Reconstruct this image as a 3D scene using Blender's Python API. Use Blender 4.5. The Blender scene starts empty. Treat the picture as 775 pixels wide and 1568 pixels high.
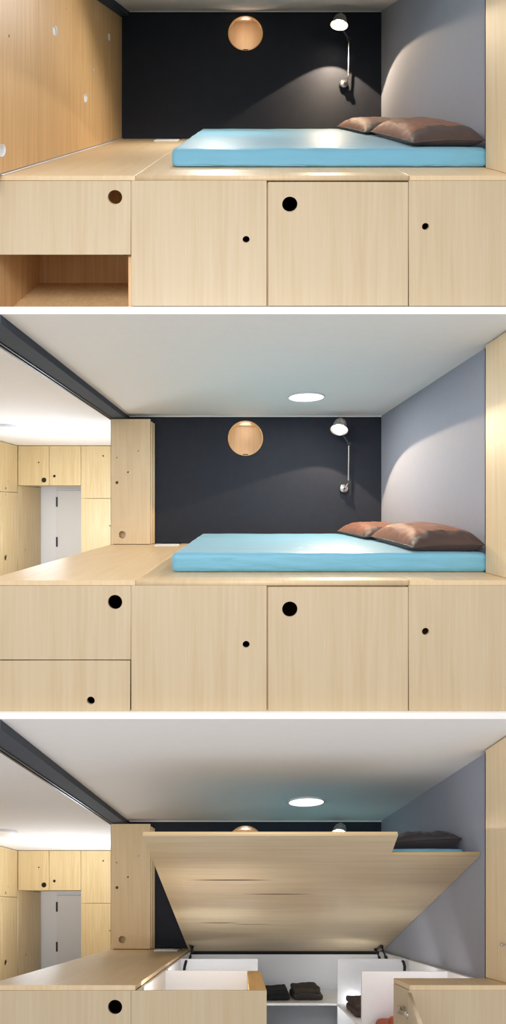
# Three furnished loft bedrooms stacked like the floors of a doll's house and
# open to the front: partition closed (top), partition folded (middle) and
# bed platform lifted (bottom).  The top and bottom rooms are raked sets, like
# a raked theatre stage: their floors climb / fall towards the back.
import bpy, bmesh, math, random
from mathutils import Vector, Matrix, noise

random.seed(7)
S = bpy.context.scene
C = S.collection
PI = math.pi

# ------------------------------------------------------------------ rooms
STOREY, RAKE = 2.037, 0.8857
ROOMS = {'top': (STOREY, RAKE), 'middle': (0.0, 0.0), 'bottom': (-STOREY, -RAKE)}
room = 'middle'


def rk(p):
    o, k = ROOMS[room]
    return Vector((p[0], p[1], p[2] + o + k * p[1]))


# ------------------------------------------------------------------ materials
def new_mat(name):
    m = bpy.data.materials.new(name)
    m.use_nodes = True
    nt = m.node_tree
    return m, nt, nt.nodes['Principled BSDF']


def srgb(r, g, b):
    f = lambda c: ((c / 255 + 0.055) / 1.055) ** 2.4 if c > 10 else c / 255 / 12.92
    return (f(r), f(g), f(b), 1)


def plain(name, col, rough=0.5, metal=0.0, bump=0.0, scale=60.0, var=0.06, spec=0.5, sheen=0.0):
    m, nt, b = new_mat(name)
    N, L = nt.nodes, nt.links
    tc = N.new('ShaderNodeTexCoord')
    nz = N.new('ShaderNodeTexNoise')
    nz.inputs['Scale'].default_value = scale
    nz.inputs['Detail'].default_value = 4
    L.new(tc.outputs['Object'], nz.inputs['Vector'])
    cr = N.new('ShaderNodeValToRGB')
    c = srgb(*col)
    cr.color_ramp.elements[0].color = tuple(x * (1 - var) for x in c[:3]) + (1,)
    cr.color_ramp.elements[1].color = tuple(min(1, x * (1 + var)) for x in c[:3]) + (1,)
    cr.color_ramp.elements[0].position = 0.3
    cr.color_ramp.elements[1].position = 0.7
    L.new(nz.outputs['Fac'], cr.inputs['Fac'])
    L.new(cr.outputs['Color'], b.inputs['Base Color'])
    b.inputs['Roughness'].default_value = rough
    b.inputs['Metallic'].default_value = metal
    b.inputs['Specular IOR Level'].default_value = spec
    if sheen:
        b.inputs['Sheen Weight'].default_value = sheen
    if bump:
        bp = N.new('ShaderNodeBump')
        bp.inputs['Strength'].default_value = bump
        bp.inputs['Distance'].default_value = 0.01
        L.new(nz.outputs['Fac'], bp.inputs['Height'])
        L.new(bp.outputs['Normal'], b.inputs['Normal'])
    return m


def streaks(nt, tc, base, col):
    """three long brown grain streaks in the plywood (x, y of each, half length, half width)"""
    N, L = nt.nodes, nt.links
    sx = N.new('ShaderNodeSeparateXYZ')
    L.new(tc.outputs['Object'], sx.inputs[0])
    out = base
    for x, y, a, b_, st in ((-0.50, -1.585, 0.30, 0.012, 1.0), (-0.176, -1.365, 0.28, 0.010, 1.0), (-0.62, -0.80, 0.18, 0.014, 0.8), (-0.33, -0.765, 0.20, 0.012, 0.7)):
        def aff(o, c, r):
            m = N.new('ShaderNodeMath')
            m.operation = 'MULTIPLY_ADD'
            m.inputs[1].default_value = 1 / r
            m.inputs[2].default_value = -c / r
            L.new(o, m.inputs[0])
            q = N.new('ShaderNodeMath')
            q.operation = 'POWER'
            L.new(m.outputs[0], q.inputs[0])
            q.inputs[1].default_value = 2
            return q.outputs[0]
        ad = N.new('ShaderNodeMath')
        ad.operation = 'ADD'
        L.new(aff(sx.outputs['X'], x, a), ad.inputs[0])
        L.new(aff(sx.outputs['Y'], y, b_), ad.inputs[1])
        mr = N.new('ShaderNodeMapRange')
        mr.inputs['From Min'].default_value = 0.25
        mr.inputs['From Max'].default_value = 1.0
        mr.inputs['To Min'].default_value = st
        mr.inputs['To Max'].default_value = 0.0
        L.new(ad.outputs[0], mr.inputs['Value'])
        mi = N.new('ShaderNodeMixRGB')
        L.new(mr.outputs[0], mi.inputs['Fac'])
        L.new(out, mi.inputs['Color1'])
        mi.inputs['Color2'].default_value = srgb(*col)
        out = mi.outputs['Color']
    return out


def wood(name, light, dark, along='z', rough=0.45, grain=1.0, streak=None):
    m, nt, b = new_mat(name)
    N, L = nt.nodes, nt.links
    tc = N.new('ShaderNodeTexCoord')
    mp = N.new('ShaderNodeMapping')
    f, s = 55.0, 1.6
    mp.inputs['Scale'].default_value = {'z': (f, f, s), 'y': (f, s, s), 'x': (s, f, f)}[along]
    L.new(tc.outputs['Object'], mp.inputs['Vector'])
    n1 = N.new('ShaderNodeTexNoise')
    n1.inputs['Scale'].default_value = 1.0
    n1.inputs['Detail'].default_value = 5
    n1.inputs['Distortion'].default_value = 0.6
    L.new(mp.outputs['Vector'], n1.inputs['Vector'])
    mp2 = N.new('ShaderNodeMapping')
    f2, s2 = 9.0, 0.7
    mp2.inputs['Scale'].default_value = {'z': (f2, f2, s2), 'y': (f2, s2, s2), 'x': (s2, f2, f2)}[along]
    L.new(tc.outputs['Object'], mp2.inputs['Vector'])
    n2 = N.new('ShaderNodeTexNoise')
    n2.inputs['Scale'].default_value = 1.0
    n2.inputs['Detail'].default_value = 3
    n2.inputs['Distortion'].default_value = 1.5
    L.new(mp2.outputs['Vector'], n2.inputs['Vector'])
    mx = N.new('ShaderNodeMath')
    mx.operation = 'MULTIPLY_ADD'
    mx.inputs[1].default_value = 0.55
    L.new(n1.outputs['Fac'], mx.inputs[0])
    m2 = N.new('ShaderNodeMath')
    m2.operation = 'MULTIPLY'
    m2.inputs[1].default_value = 0.45
    L.new(n2.outputs['Fac'], m2.inputs[0])
    L.new(m2.outputs[0], mx.inputs[2])
    cr = N.new('ShaderNodeValToRGB')
    cr.color_ramp.elements[0].position = 0.5 - 0.16 / grain
    cr.color_ramp.elements[1].position = 0.5 + 0.12 / grain
    cr.color_ramp.elements[0].color = srgb(*dark)
    cr.color_ramp.elements[1].color = srgb(*light)
    L.new(mx.outputs[0], cr.inputs['Fac'])
    out = cr.outputs['Color']
    if streak:
        out = streaks(nt, tc, out, streak)
    L.new(out, b.inputs['Base Color'])
    b.inputs['Roughness'].default_value = rough
    bp = N.new('ShaderNodeBump')
    bp.inputs['Strength'].default_value = 0.05
    bp.inputs['Distance'].default_value = 0.003
    L.new(n1.outputs['Fac'], bp.inputs['Height'])
    L.new(bp.outputs['Normal'], b.inputs['Normal'])
    return m


def glow(name, col, strength):
    m, nt, b = new_mat(name)
    b.inputs['Base Color'].default_value = col
    b.inputs['Emission Color'].default_value = col
    b.inputs['Emission Strength'].default_value = strength
    return m


def satin(name, col, var_scale=7.0):
    m = plain(name, col, rough=0.62, scale=var_scale, var=0.14, bump=0.5, spec=0.35, sheen=0.1)
    return m


def sheet_mat(name, col):
    m, nt, b = new_mat(name)
    N, L = nt.nodes, nt.links
    tc = N.new('ShaderNodeTexCoord')
    mp = N.new('ShaderNodeMapping')
    mp.inputs['Scale'].default_value = (2.2, 9.0, 9.0)
    L.new(tc.outputs['Object'], mp.inputs['Vector'])
    nz = N.new('ShaderNodeTexNoise')
    nz.inputs['Scale'].default_value = 1.6
    nz.inputs['Detail'].default_value = 3
    nz.inputs['Distortion'].default_value = 0.8
    L.new(mp.outputs['Vector'], nz.inputs['Vector'])
    cr = N.new('ShaderNodeValToRGB')
    c = srgb(*col)
    cr.color_ramp.elements[0].color = tuple(x * 0.93 for x in c[:3]) + (1,)
    cr.color_ramp.elements[1].color = tuple(min(1, x * 1.06) for x in c[:3]) + (1,)
    L.new(nz.outputs['Fac'], cr.inputs['Fac'])
    L.new(cr.outputs['Color'], b.inputs['Base Color'])
    b.inputs['Roughness'].default_value = 0.5
    b.inputs['Specular IOR Level'].default_value = 0.45
    b.inputs['Sheen Weight'].default_value = 0.25
    b.inputs['Sheen Roughness'].default_value = 0.4
    bp = N.new('ShaderNodeBump')
    bp.inputs['Strength'].default_value = 0.35
    bp.inputs['Distance'].default_value = 0.02
    L.new(nz.outputs['Fac'], bp.inputs['Height'])
    L.new(bp.outputs['Normal'], b.inputs['Normal'])
    return m


M = {
    'wood': wood('birch_veneer_upright', (199, 182, 154), (188, 166, 133), grain=0.75),
    'leaf': wood('birch_veneer_pale', (234, 213, 178), (222, 197, 158), grain=0.8),
    'top': wood('birch_veneer_top', (222, 199, 163), (211, 183, 143), 'y', 0.42, 0.75),
    'edge': wood('birch_edge_banding', (232, 206, 162), (214, 182, 132), 'x'),
    'honey': wood('honey_veneer', (226, 186, 134), (208, 166, 112)),  # closed partition: more golden than the folded panels
    'honeytop': wood('oak_strip_top', (232, 190, 122), (214, 168, 100), 'y'),
    'inside': wood('birch_interior', (232, 196, 148), (212, 170, 120)),
    'peach': wood('birch_niche', (236, 208, 170), (226, 192, 150)),
    'cavity': wood('shaded_cabinet_interior', (74, 56, 42), (60, 44, 32)),  # interior shade put into the wood colour so the holes look black
    'lid': wood('birch_ply_underside', (216, 198, 166), (200, 180, 146), 'x', 0.45, 1.0, (104, 64, 26)),
    'far': wood('birch_veneer_far', (220, 198, 154), (206, 178, 130)),
    'ceil': plain('white_ceiling_paint', (241, 239, 238), 0.8, var=0.01, scale=20),
    'navy': plain('charcoal_blue_wall_paint', (50, 53, 62), 0.7, var=0.05, scale=14, spec=0.12),
    'grey': plain('grey_wall_paint', (156, 161, 175), 0.8, var=0.015, scale=20),
    'white': plain('white_laminate', (236, 238, 242), 0.5, var=0.01),
    'wallw': plain('white_wall_paint', (246, 248, 252), 0.8, var=0.01),
    'fascia': plain('white_fascia_paint', (253, 253, 252), 0.6, var=0.004),
    'steel': plain('grey_painted_steel', (74, 79, 88), 0.75, var=0.04, scale=30, spec=0.15),
    'steeld': plain('dark_painted_steel', (48, 50, 56), 0.4, var=0.04, scale=30),
    'floor': wood('floor_boards', (200, 170, 130), (170, 140, 100), 'y'),
    'blue': sheet_mat('blue_cotton_sheet', (114, 177, 204)),
    'copper': satin('copper_brown_satin', (132, 82, 58)),
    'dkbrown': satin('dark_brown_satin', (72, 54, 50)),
    'charcoal': satin('charcoal_satin', (58, 52, 55)),
    'chrome': plain('brushed_aluminium', (205, 205, 205), 0.22, 1.0, var=0.03),
    'lampgrey': plain('lamp_shade_aluminium', (190, 186, 182), 0.3, 0.8, var=0.03),
    'black': plain('black_plastic', (22, 22, 24), 0.45, var=0.05),
    'ink': plain('black_wool', (20, 21, 24), 0.95, bump=0.5, scale=90, var=0.2),
    'olive': plain('olive_brown_wool', (56, 50, 44), 0.95, bump=0.5, scale=90, var=0.2),
    'brownwool': plain('brown_wool', (62, 46, 42), 0.95, bump=0.5, scale=90, var=0.2),
    'rust': plain('rust_canvas', (168, 82, 48), 0.8, bump=0.3, scale=120, var=0.1),
    'paper': plain('white_paper', (236, 238, 240), 0.6, var=0.02),
    'bulb': glow('lamp_bulb_glow', (1.0, 0.86, 0.66, 1), 14.0),
    'disc': glow('downlight_glow', (1.0, 0.93, 0.80, 1), 2.2),
    'dooru': plain('white_door_paint', (244, 244, 244), 0.5, var=0.01),
}


# ------------------------------------------------------------------ mesh builder
class MB:
    def __init__(self):
        self.bm = bmesh.new()

    def _take(self, other):
        me = bpy.data.meshes.new('t')
        other.to_mesh(me)
        other.free()
        self.bm.from_mesh(me)
        bpy.data.meshes.remove(me)
        return self

    def box(self, x0, x1, y0, y1, z0, z1, bev=0.0015, seg=1):
        b = bmesh.new()
        bmesh.ops.create_cube(b, size=1)
        for v in b.verts:
            v.co = Vector(((x0 + x1) / 2 + v.co.x * (x1 - x0), (y0 + y1) / 2 + v.co.y * (y1 - y0),
                           (z0 + z1) / 2 + v.co.z * (z1 - z0)))
        bev = min(bev, 0.3 * min(x1 - x0, y1 - y0, z1 - z0))
        if bev > 0:
            bmesh.ops.bevel(b, geom=list(b.edges), offset=bev, segments=seg, affect='EDGES', profile=0.5)
        return self._take(b)

    def prism(self, pts_yz, x0, x1):
        b = bmesh.new()
        lo = [b.verts.new((x0, y, z)) for y, z in pts_yz]
        hi = [b.verts.new((x1, y, z)) for y, z in pts_yz]
        n = len(lo)
        b.faces.new(lo)
        b.faces.new(hi[::-1])
        for i in range(n):
            b.faces.new((lo[i], hi[i], hi[(i + 1) % n], lo[(i + 1) % n]))
        return self._take(b)

    def tube(self, p0, p1, r0, r1=None, n=20, caps=True):
        r1 = r0 if r1 is None else r1
        return self.path([p0, p1], [r0, r1], n, caps)

    def path(self, pts, rad, n=16, caps=True):
        b = bmesh.new()
        pts = [Vector(p) for p in pts]
        if not isinstance(rad, (list, tuple)):
            rad = [rad] * len(pts)
        t0 = (pts[1] - pts[0]).normalized()
        up = Vector((0, 0, 1)) if abs(t0.z) < 0.9 else Vector((1, 0, 0))
        rings = []
        for i, p in enumerate(pts):
            t = (pts[min(i + 1, len(pts) - 1)] - pts[max(i - 1, 0)])
            t = t.normalized() if t.length > 1e-9 else t0
            a = t.cross(up).normalized()
            c = a.cross(t).normalized()
            rings.append([b.verts.new(p + (a * math.cos(2 * PI * k / n) + c * math.sin(2 * PI * k / n)) * rad[i])
                          for k in range(n)])
        for i in range(len(rings) - 1):
            for k in range(n):
                b.faces.new((rings[i][k], rings[i][(k + 1) % n], rings[i + 1][(k + 1) % n], rings[i + 1][k]))
        if caps:
            b.faces.new(rings[0][::-1])
            b.faces.new(rings[-1])
        return self._take(b)

    def lathe(self, profile, origin, axis, n=28, closed=False):
        """profile of (radius, distance along axis)"""
        b = bmesh.new()
        ax = Vector(axis).normalized()
        up = Vector((0, 0, 1)) if abs(ax.z) < 0.9 else Vector((1, 0, 0))
        a = ax.cross(up).normalized()
        c = a.cross(ax).normalized()
        o = Vector(origin)
        rings = []
        for r, h in profile:
            rings.append([b.verts.new(o + ax * h + (a * math.cos(2 * PI * k / n) + c * math.sin(2 * PI * k / n)) * max(r, 1e-4))
                          for k in range(n)])
        m = len(rings)
        for i in range(m if closed else m - 1):
            q = (i + 1) % m
            for k in range(n):
                b.faces.new((rings[i][k], rings[i][(k + 1) % n], rings[q][(k + 1) % n], rings[q][k]))
        if not closed:
            b.faces.new(rings[0][::-1])
            b.faces.new(rings[-1])
        return self._take(b)

    def plate(self, outline, holes, t, to, bev=0.0012):
        """flat board: outline [(a,b)], holes [(a,b,r)], thickness t; to(a,b,c) -> room point"""
        cu = bpy.data.curves.new('t', 'CURVE')
        cu.dimensions = '2D'
        cu.fill_mode = 'BOTH'
        cu.extrude = t / 2 - bev
        cu.bevel_depth = bev
        cu.bevel_resolution = 0
        cu.offset = -bev
        rings = [outline]
        for a, b_, r in holes:
            n = 32 if r > 0.01 else 12
            rings.append([(a + r * math.cos(2 * PI * k / n), b_ + r * math.sin(2 * PI * k / n)) for k in range(n)])
        for rg in rings:
            sp = cu.splines.new('POLY')
            sp.points.add(len(rg) - 1)
            for i, (a, b_) in enumerate(rg):
                sp.points[i].co = (a, b_, 0, 1)
            sp.use_cyclic_u = True
        ob = bpy.data.objects.new('t', cu)
        me = bpy.data.meshes.new_from_object(ob)
        b = bmesh.new()
        b.from_mesh(me)
        bmesh.ops.remove_doubles(b, verts=b.verts, dist=1e-5)
        for v in b.verts:
            v.co = Vector(to(v.co.x, v.co.y, v.co.z))
        bpy.data.objects.remove(ob)
        bpy.data.curves.remove(cu)
        bpy.data.meshes.remove(me)
        return self._take(b)

    def front(self, x0, x1, z0, z1, holes=(), y0=0.0, t=0.018):
        return self.plate([(x0, z0), (x1, z0), (x1, z1), (x0, z1)], holes, t, lambda a, b, c: (a, y0 + t / 2 + c, b))

    def sidepl(self, y0, y1, z0, z1, holes=(), x0=0.0, t=0.03):
        return self.plate([(y0, z0), (y1, z0), (y1, z1), (y0, z1)], holes, t, lambda a, b, c: (x0 + t / 2 + c, a, b))

    def map(self, f):
        for v in self.bm.verts:
            v.co = Vector(f(v.co))
        return self

    def build(self, name, mat, parent=None, smooth=False, base=None, xf=None):
        bm = self.bm
        if xf is not None:
            for v in bm.verts:
                v.co = xf @ v.co
        for v in bm.verts:
            v.co = rk(v.co)
        bmesh.ops.recalc_face_normals(bm, faces=bm.faces)
        if parent is not None:
            org = Vector(parent['_o'])
        else:
            xs = [v.co for v in bm.verts]
            org = Vector(((min(p.x for p in xs) + max(p.x for p in xs)) / 2,
                          (min(p.y for p in xs) + max(p.y for p in xs)) / 2, min(p.z for p in xs)))
        for v in bm.verts:
            v.co -= org
        me = bpy.data.meshes.new(name)
        bm.to_mesh(me)
        bm.free()
        if smooth:
            for p in me.polygons:
                p.use_smooth = True
            try:
                me.set_sharp_from_angle(angle=math.radians(40))
            except Exception:
                pass
        me.materials.append(mat)
        ob = bpy.data.objects.new(name, me)
        C.objects.link(ob)
        ob['_o'] = tuple(org)
        if parent is not None:
            ob.parent = parent
        else:
            ob.location = org
        return ob


def thing(name, label, cat, base, group=None):
    o = bpy.data.objects.new(name, None)
    C.objects.link(o)
    o.empty_display_size = 0.05
    o.location = rk(base)
    o['_o'] = tuple(rk(base))
    o['label'] = label
    o['category'] = cat
    if group:
        o['group'] = group
    return o


def tag(o, label, cat, group=None, kind=None):
    o['label'] = label
    o['category'] = cat
    if group:
        o['group'] = group
    if kind:
        o['kind'] = kind
    return o


def struct(o, label=None, cat=None):
    o['kind'] = 'structure'
    if label:
        o['label'] = label
        o['category'] = cat
    return o


# ------------------------------------------------------------------ heights and depths shared by all rooms
ZT, ZC, ZB, ZF = -0.370, 0.913, -1.028, -1.14   # platform top, ceiling, bottom of fronts, floor
YB = 2.30                                        # back wall
XR, XL, XFAR = 1.393, -1.30, -3.35               # right wall, platform left edge, far-left cabinets
YU, YD = 4.50, 5.30                              # far cabinet fronts, wall with the white door
BT = 0.026                                       # top board thickness
RM = {'top': 'top room', 'middle': 'middle room', 'bottom': 'bottom room'}


def shell():
    r = RM[room]
    up = MB().box(XFAR - 0.6, 1.82, -0.134, 5.45, ZC, ZC + 0.03, 0)
    struct(up.build('ceiling', M['ceil']), 'plain white painted ceiling of the ' + r, 'ceiling')
    fl = MB().box(XFAR - 0.6, 1.82, 0.06, 5.45, ZF - 0.02, ZF, 0)
    struct(fl.build('floor', M['floor']), 'wooden floor under the cabinets of the ' + r, 'floor')
    bk = MB().plate([(-1.33, ZF), (1.47, ZF), (1.47, ZC), (-1.33, ZC)], [(0.026, 0.690, 0.177)], 0.10,
                    lambda a, b, c: (a, YB + 0.05 + c, b), 0.0004)
    struct(bk.build('wall_back', M['navy']), 'charcoal blue back wall of the ' + r, 'wall')
    rt = MB().box(XR, XR + 0.06, 0.27, YB - 0.001, ZF, ZC, 0)
    rt.box(XR, 1.76, 0.27, 0.33, ZF, ZC, 0)
    struct(rt.build('wall_right', M['grey']), 'grey right wall beside the bed in the ' + r, 'wall')
    ro = MB().box(1.74, 1.80, -0.10, 0.27, ZF, ZC, 0)
    struct(ro.build('wall_outer', M['wallw']), 'white end wall behind the tall cabinet in the ' + r, 'wall')
    pa = MB().box(-1.33, -1.28, YB + 0.1, 5.40, ZF, ZC, 0)
    struct(pa.build('wall_passage', M['wallw']), 'white wall of the passage in the ' + r, 'wall')
    fr = MB().box(XFAR - 0.6, -1.33, YD, YD + 0.1, ZF, ZC, 0)
    struct(fr.build('wall_far', M['wallw']), 'white far wall of the passage in the ' + r, 'wall')
    lf = MB().box(XFAR - 0.6, XFAR - 0.5, -0.10, YD, ZF, ZC, 0)
    struct(lf.build('wall_left', M['wallw']), 'white far left wall of the ' + r, 'wall')
    # thin white trim line where ceiling meets the back wall
    tr = MB().box(-1.14, XR, YB - 0.012, YB, ZC - 0.010, ZC, 0.001)
    struct(tr.build('trim_ceiling', M['ceil']))
    # round window: plywood tube through the wall, plywood lined box behind it
    w = thing('window_1', 'round plywood lined opening in the dark wall of the ' + r, 'window', (0.026, YB, 0.69 - 0.177))
    w['kind'] = 'structure'
    o = (0.026, YB - 0.006, 0.690)
    MB().lathe([(0.170, 0), (0.1765, 0), (0.1765, 0.112), (0.170, 0.112)], o, (0, 1, 0), 48, True).build('ring', M['honeytop'], w, True)
    bx = MB().box(-0.32, 0.37, 2.70, 2.72, 0.34, ZC - 0.02)
    bx.box(-0.32, -0.30, 2.41, 2.70, 0.34, ZC - 0.02).box(0.35, 0.37, 2.41, 2.70, 0.34, ZC - 0.02)
    bx.box(-0.30, 0.35, 2.41, 2.70, 0.34, 0.36).box(-0.30, 0.35, 2.41, 2.70, ZC - 0.04, ZC - 0.02)
    bx.build('niche', M['peach'], w)
    MB().box(0.0, 0.055, YB + 0.03, YB + 0.06, 0.5155, 0.535, 0.003).build('catch', M['steeld'], w)


def beam():
    r = RM[room]
    b = MB().box(-1.175, -1.15, -0.13, YB - 0.001, 0.875, ZC, 0.001)        # right web
    b.box(-1.32, -1.295, -0.13, YB - 0.001, 0.875, ZC, 0.001)
    t = thing('steel_beam', 'grey steel ceiling beam with sliding track in the ' + r, 'beam', (-1.235, 1.0, 0.862))
    b.build('web', M['steel'], t)
    MB().box(-1.32, -1.15, -0.13, YB - 0.001, 0.867, 0.875, 0.001).build('flange', M['steel'], t)
    k = MB().box(-1.315, -1.30, -0.13, YB - 0.001, 0.860, 0.867, 0.001)
    k.box(-1.285, -1.275, -0.13, YB - 0.001, 0.860, 0.867, 0.001)
    k.build('track', M['steeld'], t)


def round_light(x, y, label):
    t = thing('ceiling_downlight', label, 'ceiling light', (x, y, ZC - 0.01), 'recessed downlights')
    MB().lathe([(0.142, 0.0), (0.155, 0.0), (0.156, 0.006), (0.150, 0.012), (0.142, 0.012)], (x, y, ZC - 0.0125), (0, 0, 1), 40, True).build('rim', M['white'], t, True)
    MB().lathe([(0.142, 0.0), (0.142, 0.006)], (x, y, ZC - 0.0085), (0, 0, 1), 40).build('diffuser', M['disc'], t, True)


def add_light(kind, name, loc, energy, col=(1, 1, 1), aim=None, size=0.05, angle=None, blend=0.3, falloff=None):
    d = bpy.data.lights.new(name, kind)
    d.energy = energy
    d.color = col
    if kind == 'AREA':
        d.shape = 'DISK'
        d.size = size
    else:
        d.shadow_soft_size = size
    if falloff:
        d.use_nodes = True
        nt = d.node_tree
        em = nt.nodes['Emission']
        lf = nt.nodes.new('ShaderNodeLightFalloff')
        lf.inputs['Strength'].default_value = 1.0
        nt.links.new(lf.outputs[falloff], em.inputs['Strength'])
    if kind == 'SPOT' and angle:
        d.spot_size = math.radians(angle)
        d.spot_blend = blend
    o = bpy.data.objects.new(name, d)
    C.objects.link(o)
    o.location = rk(loc)
    if aim is not None:
        v = rk(aim) - rk(loc)
        o.rotation_euler = v.to_track_quat('-Z', 'Y').to_euler()
    return o


def wall_lamp():
    r = RM[room]
    t = thing('wall_lamp', 'jointed aluminium wall lamp on the dark wall of the ' + r, 'lamp', (1.012, YB, 0.18), 'jointed wall lamps')
    base = Vector((1.012, YB, 0.184))
    MB().lathe([(0.0, 0), (0.046, 0), (0.047, 0.012), (0.040, 0.028), (0.022, 0.036), (0.0, 0.037)], base, (0, -1, 0), 28).build('wall_mount', M['chrome'], t, True)
    p0 = base + Vector((0.010, -0.055, 0.008))
    p1 = Vector((1.045, YB - 0.07, 0.245))
    p2 = Vector((1.043, YB - 0.10, 0.618))
    p3 = Vector((0.945, YB - 0.16, 0.738))
    a = MB().tube(base + Vector((0, -0.03, 0)), p0, 0.012).path([p0, p1], 0.009)
    a.build('swivel', M['chrome'], t, True)
    MB().lathe([(0.0, -0.014), (0.016, -0.014), (0.017, 0), (0.016, 0.014), (0, 0.014)], p1, (0, 1, 0), 18).build('joint', M['steeld'], t, True)
    MB().lathe([(0.0, -0.016), (0.018, -0.016), (0.019, 0), (0.018, 0.016), (0, 0.016)], p2, (0, 1, 0), 18).build('joint', M['steeld'], t, True)
    MB().tube(p1, p2, 0.0085).build('lower_arm', M['chrome'], t, True)
    MB().tube(p2, p3, 0.0075).build('upper_arm', M['steel'], t, True)
    # shade: a small aluminium bell opening downwards, towards the room
    ax = Vector((-0.218, -0.44, -0.871)).normalized()
    cap = Vector((0.945, YB - 0.185, 0.838))
    sh = MB().lathe([(0.0, -0.012), (0.020, -0.012), (0.026, 0.0), (0.050, 0.02), (0.062, 0.05), (0.066, 0.085),
                     (0.086, 0.120), (0.083, 0.121), (0.062, 0.087), (0.058, 0.052), (0.046, 0.024), (0.0, 0.014)],
                    cap, ax, 32)
    sh = sh.build('lamp_shade', M['lampgrey'], t, True)
    sh['_o'] = t['_o']
    MB().tube(p3, cap + ax * 0.075 + Vector((0.05, 0.035, 0.0)), 0.007).build('shade_holder', M['chrome'], t, True)
    prof = [(0.0, 0.035), (0.018, 0.04), (0.034, 0.065), (0.046, 0.09), (0.040, 0.108), (0.022, 0.119), (0.0, 0.122)]
    MB().lathe(prof, cap, ax, 24).build('bulb', M['bulb'], sh, True)
    # the lamp's light, thrown towards the grey wall and the pillows
    src = cap + ax * 0.130
    add_light('SPOT', 'wall_lamp_beam', src, LAMP[room], (1.0, 0.77, 0.53), None, 0.012, BEAM[room][1], 0.06, 'Quadratic' if room == 'top' else 'Linear').rotation_euler = Vector(BEAM[room][0]).to_track_quat('-Z', 'Y').to_euler()


def rounded_slab(x0, x1, y0, y1, z0, z1, r, nx, ny, nz, disp):
    """box of many quads with rounded edges; disp(x,y,z) -> offset"""
    b = bmesh.new()
    L = [(x0, x1, nx), (y0, y1, ny), (z0, z1, nz)]
    cache = {}

    def vert(i, j, k):
        key = (i, j, k)
        if key not in cache:
            q = []
            for (lo, hi, n), t in zip(L, key):
                # denser towards the rim
                s = t / n
                s = 0.5 - 0.5 * math.cos(PI * s) if n > 3 else s
                q.append(lo + (hi - lo) * s)
            p = Vector(q)
            c = Vector([min(max(p[a], L[a][0] + r), L[a][1] - r) for a in range(3)])
            d = p - c
            if d.length > 1e-9:
                m = max(abs(d.x), abs(d.y), abs(d.z))
                p = c + d.normalized() * m
            cache[key] = b.verts.new(p + disp(p))
        return cache[key]
    for ax in range(3):
        u, w = [a for a in range(3) if a != ax]
        for side in (0, L[ax][2]):
            for i in range(L[u][2]):
                for j in range(L[w][2]):
                    f = []
                    for di, dj in ((0, 0), (1, 0), (1, 1), (0, 1)):
                        k = [0, 0, 0]
                        k[ax] = side
                        k[u] = i + di
                        k[w] = j + dj
                        f.append(vert(*k))
                    b.faces.new(f)
    m = MB()
    m._take(b)
    return m


def mattress(label, xf=None):
    x0, x1, y0, y1 = -0.403, 1.384, 0.268, 2.15
    if xf is not None:                     # slid a little towards the hinge
        y0, y1 = y0 + 0.115, y1 + 0.105
    z0, z1 = ZT, ZT + 0.110

    def disp(p):
        top = max(0, min(1, (p.z - z0) / (z1 - z0)))
        w = noise.noise(Vector((p.x * 2.5, p.y * 7, 3.1))) * 0.004 + noise.noise(Vector((p.x * 7, p.y * 3, 9))) * 0.002
        fr = max(0, 1 - (p.y - y0) / 0.05)
        sag = -0.004 * noise.noise(Vector((p.x * 9, p.z * 14, 1.0))) * fr
        rip = 0.004 * fr * noise.noise(Vector((p.x * 5 + p.z * 30, p.z * 12, 4.0)))
        return Vector((0, sag + rip, w * top))
    m = rounded_slab(x0, x1, y0, y1, z0, z1, 0.030, 70, 60, 12, disp)
    t = thing('mattress', label, 'mattress', (0.49, 1.2, ZT)) if xf is None else thing('mattress', label, 'mattress', xf @ Vector((0.49, 1.2, ZT)))
    m.build('fitted_sheet', M['blue'], t, True, xf=xf)
    # elasticated hem of the sheet tucked round the foot of the mattress
    hem = MB().path([(x0 + 0.03 + (x1 - x0 - 0.06) * i / 60, y0 + 0.014 + 0.003 * noise.noise(Vector((i * 0.4, 2, 0))),
                      ZT + 0.014 + 0.003 * noise.noise(Vector((i * 0.5, 7, 0)))) for i in range(61)], 0.008, 8)
    hem.build('hem', M['blue'], t, True, xf=xf)
    return t


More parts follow.
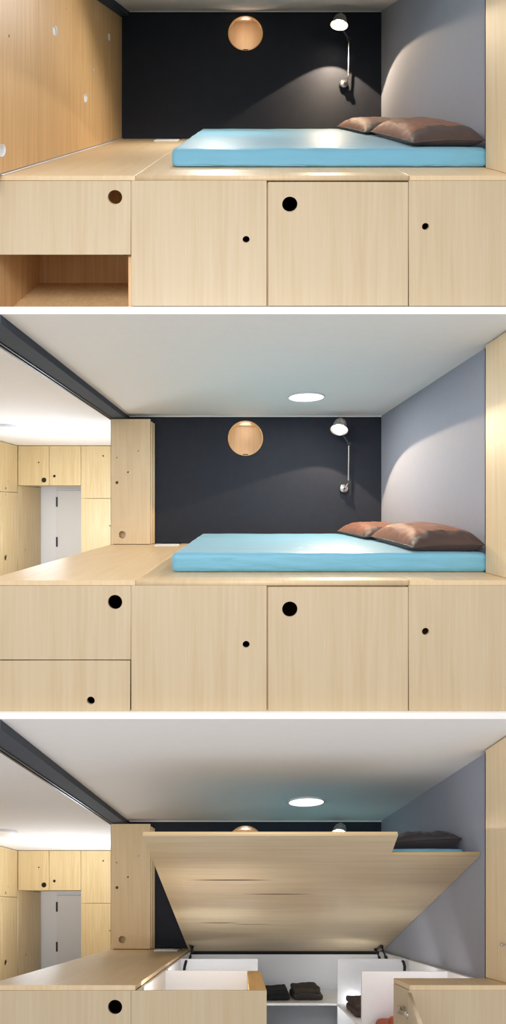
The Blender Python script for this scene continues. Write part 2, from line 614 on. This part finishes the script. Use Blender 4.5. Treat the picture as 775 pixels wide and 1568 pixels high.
def pillow(cx, cy, lx, ly, h, rot, label, mat, seam, seed, xf=None, zbase=ZT + 0.108, lean=0.0):
    nu, nv = 44, 56
    grid, pv, top_f, dark_f = {}, [], [], []
    ca, sa = math.cos(rot), math.sin(rot)

    def prof(t):
        return max(0.0, 1 - abs(t) ** 4.5) ** 0.55

    def pt(u, v, s):
        # pinched sides between pointed corners
        px = u * (1 - 0.06 * (1 - abs(v) ** 2) * abs(u) ** 3)
        py = v * (1 - 0.04 * (1 - abs(u) ** 2) * abs(v) ** 3)
        pu = prof(u) if u < 0 else max(0.0, 1 - u ** 9) ** 0.45
        e = pu * prof(v) * (0.90 + 0.10 * (1 - u * u)) * (0.92 + 0.08 * math.cos(v * 2.4))
        wr = noise.noise(Vector((u * 2.2 + seed, v * 2.2, seed))) * 0.12
        ed = (max(abs(u), abs(v))) ** 3
        wr += ed * 0.22 * noise.noise(Vector((u * 8 + seed, v * 8, 2 + seed)))
        wr += 0.10 * noise.noise(Vector((u * 6 + v * 7, (u - v) * 1.5, seed)))
        wr -= 0.07 * abs(noise.noise(Vector((v * 6.5 + seed, u * 1.3, seed)))) * ed
        mid = 0.30 - 0.10 * max(0, -u)
        z = (mid * h) + (h * (1 - mid) * e * (1 + wr) if s > 0 else -mid * h * min(1, e * 1.7))
        x = px * lx / 2
        y = py * ly / 2
        return Vector((cx + x * ca - y * sa, cy + x * sa + y * ca, zbase + z + lean * (x * ca) + 0.002))
    for s in (1, -1):
        for i in range(nu + 1):
            for j in range(nv + 1):
                u = -math.cos(PI * i / nu)
                v = -math.cos(PI * j / nv)
                rim = i in (0, nu) or j in (0, nv)
                if rim and s < 0:
                    grid[s, i, j] = grid[1, i, j]
                else:
                    pv.append(pt(u, v, s))
                    grid[s, i, j] = len(pv) - 1
        for i in range(nu):
            for j in range(nv):
                (top_f if s > 0 and j > 11 else dark_f).append((grid[s, i, j], grid[s, i + 1, j], grid[s, i + 1, j + 1], grid[s, i, j + 1]))  # near end of the top sheet takes the darker underside colour
    rim = [pt(-math.cos(PI * i / nu), -1, 1) for i in range(nu + 1)] + [pt(1, -math.cos(PI * j / nv), 1) for j in range(1, nv + 1)]
    rim += [pt(-math.cos(PI * i / nu), 1, 1) for i in range(nu - 1, -1, -1)] + [pt(-1, -math.cos(PI * j / nv), 1) for j in range(nv - 1, 0, -1)]
    base = Vector((cx, cy, zbase))
    t = thing('pillow', label, 'pillow', base if xf is None else xf @ base)
    for nm, fs, mm in (('pillowcase', top_f, mat), ('underside', dark_f, seam)):
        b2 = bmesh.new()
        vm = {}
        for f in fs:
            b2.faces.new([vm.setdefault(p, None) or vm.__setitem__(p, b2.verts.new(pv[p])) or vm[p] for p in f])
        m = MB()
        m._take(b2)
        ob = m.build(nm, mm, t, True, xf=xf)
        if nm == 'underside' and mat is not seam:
            ob['label'] = 'dark brown underside and near end'
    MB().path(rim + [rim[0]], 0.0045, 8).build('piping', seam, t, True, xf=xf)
    return t


def carcass(x0, x1, y0, y1, z0, z1, t, mat, name='body'):
    m = MB().box(x0, x0 + 0.018, y0, y1, z0, z1).box(x1 - 0.018, x1, y0, y1, z0, z1)
    m.box(x0 + 0.018, x1 - 0.018, y0, y1, z0, z0 + 0.018).box(x0 + 0.018, x1 - 0.018, y1 - 0.018, y1, z0 + 0.018, z1)
    m.box(x0 + 0.018, x1 - 0.018, y0, y1, z1 - 0.018, z1)
    return m.build(name, mat, t)


ZU = ZT - BT                                     # underside of the top boards
X1, X2, X3, X4 = -0.562, 0.1216, 0.8347, 1.72    # joints between the front units
GAP = 0.0018


def left_drawers():
    r = RM[room]
    if room == 'top':
        t = thing('drawer_cabinet', 'light wood drawer unit above an open empty niche, top room', 'cabinet', (-0.93, 0.0, ZB))
        b = MB().box(XL + 0.02, -1.26, 0.02, 0.60, ZF, ZU).box(X1 - 0.02, X1 - 0.002, 0.02, 0.60, ZF, ZU)
        b.box(-1.26, X1 - 0.02, 0.53, 0.548, ZF, ZU).box(-1.26, X1 - 0.02, 0.12, 0.53, ZF, -1.12)
        b.build('body', M['inside'], t)
        dr = MB().front(XL, X1 - GAP, -0.769, ZU - 0.001, [(-0.644, -0.480, 0.036)]).build('drawer', M['wood'], t)
        MB().box(X1 - 0.045, X1 - 0.022, 0.02, 0.05, -0.778, -0.77, 0.001).build('stop', M['black'], t)
    else:
        lab = 'light wood drawer unit below the empty worktop, ' + ('middle room' if room == 'middle' else 'beside the open bed storage')
        t = thing('drawer_cabinet', lab, 'cabinet', (-0.93, 0.0, ZB))
        carcass(XL + 0.02, X1 - 0.002, 0.021, 0.62, ZF, ZU - 0.001, t, M['cavity'])
        MB().front(XL, X1 - GAP, -0.769, ZU - 0.001, [(-0.644, -0.480, 0.036)]).build('drawer', M['wood'], t)
        MB().front(XL, X1 - GAP - 0.004, ZB, -0.7745, [(-0.766, -0.976, 0.020)]).build('drawer', M['wood'], t)
        MB().box(XL + 0.03, X1 - 0.03, 0.022, 0.03, -0.80, -0.745, 0).build('rail', M['dkbrown'], t)


def worktop():
    r = RM[room]
    lab = {'top': 'empty wooden worktop along the foot of the closed partition', 'middle': 'empty wooden worktop under the folded partition, middle room',
           'bottom': 'empty wooden worktop left of the raised bed lid'}[room]
    t = thing('worktop', lab, 'worktop', (-0.92, 1.15, ZU))
    MB().box(XL, -0.541, -0.001, YB - 0.003, ZU, ZT, 0.002).build('board', M['top'], t)
    for y in (0.66, 1.30, 1.94):
        MB().box(XL + 0.02, X1, y, y + 0.018, ZF, ZU - 0.001).build('support', M['inside'], t)


def right_cabinet():
    r = RM[room]
    t = thing('cupboard', 'light wood cupboard below the tall cabinet, ' + r, 'cabinet', (1.28, 0.0, ZB))
    y1 = 0.24 if room == 'bottom' else 0.26
    carcass(X3 + GAP, X4, 0.021, y1, ZF, ZU - 0.001, t, M['wood'] if room == 'bottom' else M['inside'])
    MB().front(X3 + GAP * 0.5, X4, ZB, ZU, [(0.920, -0.628, 0.018)]).build('door', M['wood'], t)
    MB().box(X3 + 0.004, X4, -0.001, 0.245 if room == 'bottom' else 0.262, ZU + 0.0005, ZT, 0.002).build('top', M['top'], t)
    if room == 'bottom':
        h = MB().box(X3 - 0.030, X3 + 0.001, 0.055, 0.080, -0.535, -0.485, 0.004)
        h.path([(X3 - 0.02, 0.06, -0.51), (X3 - 0.035, 0.02, -0.51), (X3 - 0.02, -0.01, -0.51)], 0.010, 10)
        h.build('hinge', M['chrome'], t)


def tall_cabinet():
    r = RM[room]
    t = thing('tall_cabinet', 'tall light wood cabinet against the grey wall, right edge of the ' + r, 'cabinet', (1.54, 0.13, ZT), 'tall end cabinets')
    MB().box(1.360, 1.735, 0.002, 0.262, ZT + 0.001, 0.905, 0.002).build('body', M['leaf'], t)
    MB().front(1.362, 1.735, ZT + 0.004, 0.902, [], -0.018, 0.018).build('door', M['leaf'], t)
    if room == 'bottom':
        MB().lathe([(0.0, 0), (0.006, 0), (0.006, 0.012), (0.011, 0.016), (0.011, 0.022), (0, 0.024)], (1.36, 0.07, -0.17), (-1, 0, 0), 16).build('knob', M['chrome'], t, True)


def bed_closed():
    r = RM[room]
    t = thing('cupboard', 'light wood cupboard with one small hole, second from left, ' + r, 'cabinet', (-0.22, 0, ZB))
    carcass(X1 + 0.001, X2 - 0.002, 0.021, 2.27, ZF, ZU - 0.001, t, M['inside'])
    MB().front(X1, X2 - GAP, ZB, ZU, [(0.0164, -0.693, 0.0175)]).build('door', M['wood'], t)
    t = thing('cupboard', 'light wood cupboard with wide gaps and a large hole under the bed, ' + r, 'cabinet', (0.48, 0, ZB))
    carcass(X2, X3 - 0.001, 0.021, 2.27, ZF, ZU - 0.001, t, M['inside'])
    MB().front(X2 + 0.0055, X3 - 0.0025, ZB, ZU - 0.0075, [(0.2366, -0.516, 0.0385)], 0.001).build('door', M['wood'], t)
    # bed platform: one board with the front right corner cut out
    n = 0.264
    pts = [(-0.539, -0.001), (X3, -0.001), (X3, n), (XR - 0.003, n), (XR - 0.003, YB - 0.003), (-0.539, YB - 0.003)]
    o = MB().plate(pts, [], BT, lambda a, b, c: (a, b, ZU + BT / 2 + c), 0.002).build('bed_platform', M['top'])
    tag(o, 'light wood bed platform lying closed under the mattress, ' + r, 'bed platform')


def bed_open():
    th = math.radians(20.8)
    hinge = Vector((0, 2.275, ZU))
    xf = Matrix.Translation(hinge) @ Matrix.Rotation(-th, 4, 'X') @ Matrix.Translation(-hinge)
    t = thing('bed_platform', 'bed platform lifted like a lid, streaked plywood underside showing', 'bed platform', (0.42, 2.275, ZU))
    n = 0.239
    pts = [(-0.539, 0.012), (X3, 0.012), (X3 + 0.030, n), (XR - 0.004, n), (XR - 0.004, 2.272), (-0.539, 2.272)]
    # veneered board and its plywood underside
    MB().plate(pts, [], 0.020, lambda a, b, c: (a, b, ZU + 0.0165 + c), 0.001).build('top_board', M['edge'], t, xf=xf)
    MB().plate([(a, b) for a, b in pts], [(0.145, 0.045, 0.006)], 0.006, lambda a, b, c: (a, b, ZU + 0.0032 + c), 0.0005).build('underside', M['lid'], t, xf=xf)
    mattress('blue mattress tilted on the raised bed lid', xf)
    pillow(1.168, 0.76, 0.44, 0.74, 0.205, -0.04, 'dark charcoal pillow at the front edge of the raised mattress', M['charcoal'], M['charcoal'], 4.0, xf)

    # gas struts near the hinges
    def strut(x, s, foot, name='gas_strut'):
        head = xf @ Vector((x, 2.275 - s, ZU - 0.012))
        f = Vector(foot)
        mid = f.lerp(head, 0.5)
        g = MB().tube(f, mid, 0.013, n=12).tube(mid, head, 0.007, n=12)
        g.lathe([(0, -0.012), (0.014, -0.012), (0.014, 0.012), (0, 0.012)], head, (1, 0, 0), 12)
        g.lathe([(0, -0.012), (0.014, -0.012), (0.014, 0.012), (0, 0.012)], f, (1, 0, 0), 12)
        return g.build(name, M['black'], t, True)
    strut(-0.485, 0.19, (-0.505, 1.94, -0.50))
    strut(1.335, 0.19, (1.355, 1.94, -0.50))
    strut(1.30, 0.10, (1.335, 2.08, -0.50))
    for x in (-0.50, 1.32):
        h = MB().box(x - 0.012, x + 0.012, 2.04, 2.272, ZU - 0.012, ZU - 0.004, 0.001)
        h.build('hinge', M['black'], t, xf=xf)
    e = MB().box(-0.53, 1.38, 2.272, 2.292, ZU - 0.035, ZU + 0.02, 0.002).build('hinge_rail', M['black'], t)

    # ---- storage box under the lid
    s = thing('storage_box', 'white compartmented storage box open under the raised bed lid', 'storage box', (0.42, 1.1, ZF))
    ze = ZU - 0.001
    MB().front(X1, X2 - GAP, ZB, ze, [(0.0164, -0.693, 0.0175)]).build('front_panel', M['wood'], s)
    MB().box(0.030, X2 - GAP, 0.019, 0.77, ZF, ze, 0.002).build('end_panel', M['honeytop'], s)
    w = MB().box(-0.539, -0.521, 0.019, 2.27, ZF, ze, 0.001)                 # left wall
    w.box(-0.521, 1.365, 2.262, 2.275, ZF, ze - 0.03, 0.001)                     # back wall
    w.box(1.362, 1.390, 0.272, 2.27, ZF, ze, 0.001)                          # right wall
    w.build('wall_panel', M['white'], s)
    MB().box(-0.521, 1.362, 0.272, 2.262, ZF, ZF + 0.012, 0).build('base', M['white'], s)
    for x0, x1, y in ((-0.521, 0.126, 1.54), (-0.521, 0.030, 0.772), (0.795, 1.362, 1.54), (0.790, 1.362, 0.74)):
        MB().box(x0, x1, y, y + 0.018, ZF + 0.012, ze, 0.0015).build('divider', M['white'], s)
    zs = -0.773
    MB().box(0.126, 1.362, 1.56, 2.262, zs - 0.020, zs, 0.0015).build('shelf', M['white'], s)
    MB().box(0.795, 1.362, 0.762, 1.54, zs - 0.020, zs, 0.0015).build('shelf', M['white'], s)
    MB().box(0.79, 1.362, 0.30, 0.74, -0.86, -0.84, 0.0015).build('shelf', M['white'], s)
    MB().box(0.108, 0.126, 1.558, 2.262, ZF + 0.012, ze - 0.12, 0.0015).build('divider', M['white'], s)
    for x0, y in ((-0.505, 1.47), (1.31, 1.47)):
        MB().path([(x0 + 0.03, y + 0.06, ZU - 0.02), (x0 + 0.03, y + 0.04, ZU - 0.025), (x0 + 0.025, y, ZU - 0.055), (x0 + 0.02, y - 0.01, ZU - 0.10)], 0.012, 10).build('stay_foot', M['black'], s, True)

    # ---- the open door
    hx = Vector((X3 - 0.004, -0.02, 0))
    ang = math.atan2(-0.68, -0.205)                # swung towards the room
    rot = Matrix.Translation(hx) @ Matrix.Rotation(ang - PI, 4, 'Z') @ Matrix.Translation(-hx)
    d = MB().plate([(X2 + 0.006, ZB), (X3 - 0.006, ZB), (X3 - 0.006, ZU - 0.008), (X2 + 0.006, ZU - 0.008)], [(0.2366, -0.516, 0.0385)], 0.018,
               lambda a, b, c: (a, -0.02 + c, b))
    d = d.build('door', M['wood'], s, xf=rot)
    d['_o'] = s['_o']
    d['label'] = 'light wood door swung open'
    MB().lathe([(0, 0), (0.018, 0), (0.018, 0.008), (0, 0.010)], (X3 - 0.05, -0.012, -0.51), (0, 1, 0), 18).build('hinge_cup', M['chrome'], d, True, xf=rot)

    # added fill lights without fixtures behind the box's cross walls, brightening the bins
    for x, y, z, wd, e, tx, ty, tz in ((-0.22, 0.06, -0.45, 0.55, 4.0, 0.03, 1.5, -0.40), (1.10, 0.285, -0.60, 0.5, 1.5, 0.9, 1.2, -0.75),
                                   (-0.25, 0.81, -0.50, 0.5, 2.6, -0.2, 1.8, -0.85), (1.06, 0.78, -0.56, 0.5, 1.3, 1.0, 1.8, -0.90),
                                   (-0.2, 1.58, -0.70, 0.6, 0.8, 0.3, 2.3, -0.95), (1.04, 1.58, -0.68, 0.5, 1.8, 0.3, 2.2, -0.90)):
        d = bpy.data.lights.new('storage_fill_light', 'AREA')
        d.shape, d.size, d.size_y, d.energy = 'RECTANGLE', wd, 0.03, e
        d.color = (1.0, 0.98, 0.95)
        o = bpy.data.objects.new('storage_fill_light', d)
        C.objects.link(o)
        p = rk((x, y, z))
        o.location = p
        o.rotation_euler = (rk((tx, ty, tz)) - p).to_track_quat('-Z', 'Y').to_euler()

    # ---- clothes on the shelves
    def garment(x0, x1, y0, y1, z, layers, mat, name, label, seed, yaw=0.0):
        t2 = thing(name, label, 'clothes', ((x0 + x1) / 2, (y0 + y1) / 2, z), 'folded clothes')
        zz = z
        for i, h in enumerate(layers):
            j = 0.012 * noise.noise(Vector((seed, i * 3.3, 0)))
            k = 0.06 * i

            def disp(p, i=i):
                q = p * 11 + Vector((seed, i * 5, 0))
                a = 0.020 * noise.noise(p * 6 + Vector((seed * 2, i, 0)))
                return Vector((0.010 * noise.noise(q), 0.008 * noise.noise(q * 1.3), a * (1 if p.z > zz + 0.01 else 0.15) + 0.006 * noise.noise(q * 2.2) * (p.z > zz + 0.01)))
            m = rounded_slab(x0 + j + k * 0.15, x1 + j - k * 0.35, y0, y1, zz + 0.001, zz + h, min(0.45 * h, 0.022), 18, 14, 6, disp)
            m.build('folded_layer', mat, t2, True)
            zz += h * 0.9
    garment(0.19, 0.415, 1.66, 1.98, zs, [0.055, 0.045], M['ink'], 'folded_sweater', 'black folded sweater on the white shelf, left', 1.0)
    garment(0.435, 0.70, 1.68, 2.00, zs, [0.060, 0.055], M['olive'], 'folded_sweater', 'olive brown folded sweater right of the black one', 2.4)
    garment(0.82, 1.08, 1.02, 1.36, zs, [0.06, 0.055], M['brownwool'], 'folded_sweater', 'brown folded sweater on the side shelf behind the divider', 5.2)
    bg = rounded_slab(0.86, 1.16, 0.44, 0.70, -0.840, -0.695, 0.04, 16, 14, 10, lambda p: Vector((0, 0, 0.012 * noise.noise(p * 9))))
    t3 = thing('storage_bag', 'rust coloured fabric bag behind the cupboard with open door', 'bag', (1.0, 0.57, -0.84))
    bg.build('bag_body', M['rust'], t3, True)
    MB().path([(0.92, 0.57, -0.70), (0.93, 0.57, -0.665), (1.0, 0.57, -0.65), (1.07, 0.57, -0.665), (1.08, 0.57, -0.70)], 0.008, 8).build('handle', M['rust'], t3, True)


def partition_closed():
    t = thing('folding_partition', 'closed honey coloured wooden partition with round finger holes', 'partition', (-1.21, 1.05, ZT))
    holes = [(0.64, 0.458, 0.035), (1.83, 0.584, 0.033), (1.215, 0.03, 0.034), (-0.005, -0.243, 0.033), (0.066, 0.341, 0.007),
             (1.415, 0.26, 0.012), (1.29, 0.338, 0.006), (0.837, 0.64, 0.006), (1.30, 0.19, 0.005), (2.18, -0.28, 0.007), (1.32, 0.10, 0.004)]
    ys = [-0.13, 0.41, 1.03, 1.65, 2.272]
    for a, b in zip(ys, ys[1:]):
        hs = [(y, z, r) for y, z, r in holes if a < y < b]
        p = MB().sidepl(a + 0.001, b - 0.001, ZT + 0.012, 0.845, hs, -1.238, 0.028).build('panel', M['honey'], t)
        p['_o'] = t['_o']
        for y, z, r in hs:
            if r > 0.01:  # white discs set into the larger holes
                MB().lathe([(0, -0.012), (r * 0.86, -0.010), (r * 0.90, -0.001), (r * 1.0, 0.0015), (r * 0.99, -0.004), (r * 0.93, -0.020), (0, -0.020)],
                           (-1.2095, y, z), (1, 0, 0), 24).build('hole_disc', M['white'], p, True)
    # the pale strip below the panels
    MB().box(-1.225, -1.200, 0.0, 2.28, ZT + 0.001, ZT + 0.007, 0.001).build('pale_strip', M['white'], t)


def partition_folded():
    r = RM[room]
    lab = {'middle': 'wooden partition folded into a narrow stack on the middle worktop', 'bottom': 'wooden partition folded into a narrow stack left of the raised lid'}[room]
    t = thing('folding_partition', lab, 'partition', (-1.10, 2.22, ZT))
    hs = [(-1.231, 0.236, 0.015), (-1.123, 0.338, 0.009), (-1.18, -0.274, 0.036), (-1.022, 0.545, 0.006), (-1.233, 0.48, 0.006)]
    deep = [q for q in hs if q[2] > 0.008]
    MB().front(-1.288, -0.906, ZT + 0.006, 0.857, hs, 2.165, 0.030).build('panel', M['leaf'], t)
    MB().front(-1.286, -0.893, ZT + 0.006, 0.836, deep, 2.1955, 0.0285).build('panel', M['leaf'], t)
    MB().front(-1.286, -0.889, ZT + 0.006, 0.832, deep, 2.2245, 0.028).build('panel', M['leaf'], t)
    MB().front(-1.286, -0.881, ZT + 0.006, 0.832, [], 2.253, 0.028).build('panel', M['leaf'], t)
    MB().box(-1.27, -0.92, 2.175, 2.275, ZT + 0.0005, ZT + 0.006, 0.001).build('foot', M['steeld'], t)


def magazine():
    r = RM[room]
    lab = {'top': 'white magazine lying by the dark wall near the closed partition', 'middle': 'white magazine lying right of the folded partition, middle room',
           'bottom': 'white magazine lying on the worktop beside the raised lid'}[room]
    t = thing('magazine', lab, 'magazine', (-0.73, 2.1, ZT), 'magazines on the worktops')
    MB().box(-0.83, -0.612, 1.96, 2.12, ZT + 0.0005, ZT + 0.012, 0.002).build('pages', M['paper'], t)
    MB().box(-0.79, -0.612, 2.13, 2.25, ZT + 0.0005, ZT + 0.016, 0.003).build('cover', M['black'], t)


def passage():
    """cabinets, door and ceiling lamp of the room behind, seen past the worktop"""
    r = RM[room]
    loc = {'middle': 'middle room', 'bottom': 'bottom room'}[room]
    T = 0.02

    def unit(name, label, x0, x1, z0, z1, holes, depth=0.40):
        t = thing(name, label, 'cabinet', ((x0 + x1) / 2, YU, z0))
        MB().box(x0 + 0.002, x1 - 0.002, YU + T + 0.001, YU + depth, z0, z1, 0.001).build('body', M['far'], t)
        dr = MB().front(x0 + 0.003, x1 - 0.003, z0, z1, holes, YU, T).build('door', M['far'], t)
        dr['_o'] = t['_o']
        for a, b, rr in holes:
            MB().lathe([(0, 0), (rr * 0.98, 0), (rr * 0.98, 0.002), (0, 0.002)], (a, YU + T - 0.002, b), (0, 1, 0), 20).build('finger_hole', M['black'], dr)
    za, zb = 0.905, 0.32
    unit('wall_cabinet', 'high far cabinet with a large round hole above the white wall, ' + loc, XFAR, -2.885, zb, za, [(-2.963, 0.398, 0.038), (-3.04, 0.66, 0.012)])
    unit('wall_cabinet', 'high far cabinet directly above the white door, ' + loc, -2.885, -2.41, zb, za, [(-2.807, 0.457, 0.021)])
    unit('tall_cupboard', 'upper far cupboard left of the folded partition, ' + loc, -2.41, -1.36, 0.128, za, [(-2.08, 0.757, 0.012)])
    unit('tall_cupboard', 'lower far cupboard right of the white door, ' + loc, -2.41, -1.36, ZF, 0.122, [(-1.98, -0.282, 0.010)])

    def side(name, label, y0, y1, z0, z1, holes):
        t = thing(name, label, 'cabinet', (XFAR, (y0 + y1) / 2, z0))
        MB().box(XFAR - 0.42, XFAR - T - 0.001, y0 + 0.002, y1 - 0.002, z0, z1, 0.001).build('body', M['far'], t)
        dr = MB().sidepl(y0 + 0.003, y1 - 0.003, z0, z1, holes, XFAR - T, T).build('door', M['far'], t)
        dr['_o'] = t['_o']
        for a, b, rr in holes:
            MB().lathe([(0, 0), (rr * 0.98, 0), (rr * 0.98, 0.002), (0, 0.002)], (XFAR - T, a, b), (1, 0, 0), 20).build('finger_hole', M['black'], dr)
    side('side_cabinet', 'upper side cabinet with a hole at the left edge, ' + loc, 3.45, 4.495, 0.214, za, [(4.16, 0.262, 0.022), (4.22, 0.36, 0.012)])
    side('side_cabinet', 'low side cabinet with a large hole at the left edge, ' + loc, 4.06, 4.495, ZF, 0.208, [(4.165, -0.72, 0.042), (4.16, 0.17, 0.012), (4.25, -0.6, 0.010)])
    side('side_cabinet', 'low plain side cabinet cut by the left frame edge, ' + loc, 3.45, 4.055, ZF, 0.208, [])
    side('side_cabinet', 'narrow side cabinet just left of the white far wall, ' + loc, 4.51, 5.28, ZF, zb - 0.002, [(4.76, -0.67, 0.022)])
    # white door in the far wall
    d = thing('door_1', 'white panel door with dark hinges in the far wall, ' + loc, 'door', (-2.6, YD, ZF))
    d['kind'] = 'structure'
    MB().box(-3.075, -2.25, YD - 0.030, YD - 0.001, ZF, 0.275, 0.003).build('panel', M['dooru'], d)
    f = MB().box(-3.105, -3.080, YD - 0.020, YD - 0.001, ZF, 0.31, 0.002).box(-3.080, -2.22, YD - 0.020, YD - 0.001, 0.282, 0.31, 0.002)
    f.build('frame', M['wallw'], d)
    for z0, z1 in ((-0.00, 0.16), (-0.66, -0.50)):
        MB().tube((-3.079, YD - 0.036, z0), (-3.079, YD - 0.036, z1), 0.014, n=12).build('hinge', M['steeld'], d)
    # ceiling lamp
    t = thing('ceiling_lamp', 'white surface ceiling lamp cut by the left edge, ' + loc, 'ceiling light', (-2.68, 2.85, ZC - 0.1), 'surface ceiling lamps')
    MB().lathe([(0.0, 0), (0.125, 0.0), (0.130, 0.012), (0.125, 0.03), (0.0, 0.03)], (-2.68, 2.85, ZC - 0.030), (0, 0, 1), 32).build('base', M['white'], t, True)
    MB().lathe([(0.0, 0), (0.080, 0.004), (0.105, 0.02), (0.112, 0.055), (0.0, 0.055)], (-2.68, 2.85, ZC - 0.085), (0, 0, 1), 32).build('lamp_shade', M['disc2'], t, True)


M['disc2'] = glow('opal_lamp_shade', (0.95, 0.94, 0.9, 1), 0.25)

# ------------------------------------------------------------------ light levels
LAMP = {'top': 58.0, 'middle': 62.0, 'bottom': 15.0}
DOWN = {'top': 24.0, 'middle': 12.0, 'bottom': 0.5}
PASS = {'top': 10.0, 'middle': 58.0, 'bottom': 56.0}
# how each wall lamp is turned: beam direction and opening angle
BEAM = {'top': ((-0.079, 0.082, -0.993), 105.0), 'middle': ((-0.183, -0.445, -0.877), 125.6), 'bottom': ((-0.276, -0.774, -0.570), 158.8)}

for room in ('top', 'middle', 'bottom'):
    shell()
    beam()
    wall_lamp()
    left_drawers()
    worktop()
    right_cabinet()
    tall_cabinet()
    magazine()
    if True:
        dx, dy = (-0.25, 1.05) if room == 'top' else (0.524, 1.48)  # top room's downlight is unseen and shifted left to brighten that side
        round_light(dx, dy, {'top': 'round ceiling downlight above the picture, added to light the top room', 'middle': 'round glowing downlight above the flat made bed',
                                  'bottom': 'round glowing downlight above the raised bed lid'}[room])
        add_light('AREA', 'downlight_glow', (dx, dy, ZC - 0.02), DOWN[room], (1.0, 0.95, 0.88), (dx, dy, -0.3), 0.27)
    if room == 'bottom':
        bed_open()
    else:
        bed_closed()
        mattress('blue mattress lying flat, ' + RM[room])
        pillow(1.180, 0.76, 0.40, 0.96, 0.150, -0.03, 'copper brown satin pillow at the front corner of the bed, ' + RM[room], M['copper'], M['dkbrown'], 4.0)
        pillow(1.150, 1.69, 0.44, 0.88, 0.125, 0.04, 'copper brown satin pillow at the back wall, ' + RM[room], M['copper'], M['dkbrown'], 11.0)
    if room == 'top':
        partition_closed()
    else:
        partition_folded()
        passage()
    for nz in (0.86, 0.44):
        add_light('POINT', 'niche_light', (0.026, 2.53, nz), 0.8, (1.0, 0.97, 0.92), None, 0.05)
    add_light('POINT', 'passage_light', (-2.35, 3.1, -0.30), PASS[room], (0.80, 0.90, 1.0), None, 0.25)

# white fascias on the floor edges between the rooms
room = 'middle'
o = MB().prism([(-0.134, 0.9125), (0.0, 1.0068), (0.0, 0.9435), (-0.134 + 0.01, 0.9435 - 0.028)], -3.95, 1.82).build('trim_1', M['fascia'])
struct(o, 'white floor edge between the top and the middle room', 'trim')
o = MB().prism([(-0.134, -1.0055), (0.0, -1.0285), (0.055, -1.0285), (0.055, -1.139), (0.0, -1.092)], -3.95, 1.82).build('trim_2', M['fascia'])
struct(o, 'white floor edge between the middle and the bottom room', 'trim')

room = 'bottom'
o = MB().box(-3.95, 1.82, -0.134, 0.058, ZB - 0.030, ZB - 0.001, 0.002).build('trim_3', M['fascia'])
struct(o, 'white floor edge below the bottom room', 'trim')

for o in bpy.data.objects:
    if '_o' in o:
        del o['_o']

# ------------------------------------------------------------------ daylight
w = bpy.data.worlds.new('daylight')
S.world = w
w.use_nodes = True
bg = w.node_tree.nodes['Background']
bg.inputs['Color'].default_value = (1.0, 0.985, 0.97, 1)
bg.inputs['Strength'].default_value = 0.64

sun = bpy.data.lights.new('window_daylight', 'SUN')
sun.energy = 0.4
sun.angle = math.radians(40)
sun.color = (1.0, 0.98, 0.95)
so = bpy.data.objects.new('window_daylight', sun)
C.objects.link(so)
so.location = (-1, -5, 6)
so.rotation_euler = Vector((0.12, 0.57, -0.82)).to_track_quat('-Z', 'Y').to_euler()

# added frontal fill behind the viewer, brightens the room interiors
fill_light = add_light('AREA', 'front_fill', (-0.5, -3.7, 0.1), 122.0, (1.0, 0.99, 0.98), (0, 2, 0), 2.4)

# ------------------------------------------------------------------ camera
cam = bpy.data.cameras.new('camera')
cam.sensor_fit = 'VERTICAL'
cam.sensor_height = 36.0
cam.lens = 36.0 * 700 / 1568
cam.shift_x = 15.5 / 1568
cam.shift_y = -8.0 / 1568
cam.clip_start = 0.05
co = bpy.data.objects.new('camera', cam)
C.objects.link(co)
co.location = (0, -2.30, 0)
co.rotation_euler = (PI / 2, 0, 0)
S.camera = co

S.view_settings.view_transform = 'Standard'
S.view_settings.look = 'None'
S.view_settings.gamma = 1
S.view_settings.use_curve_mapping = False
S.view_settings.exposure = 0.0
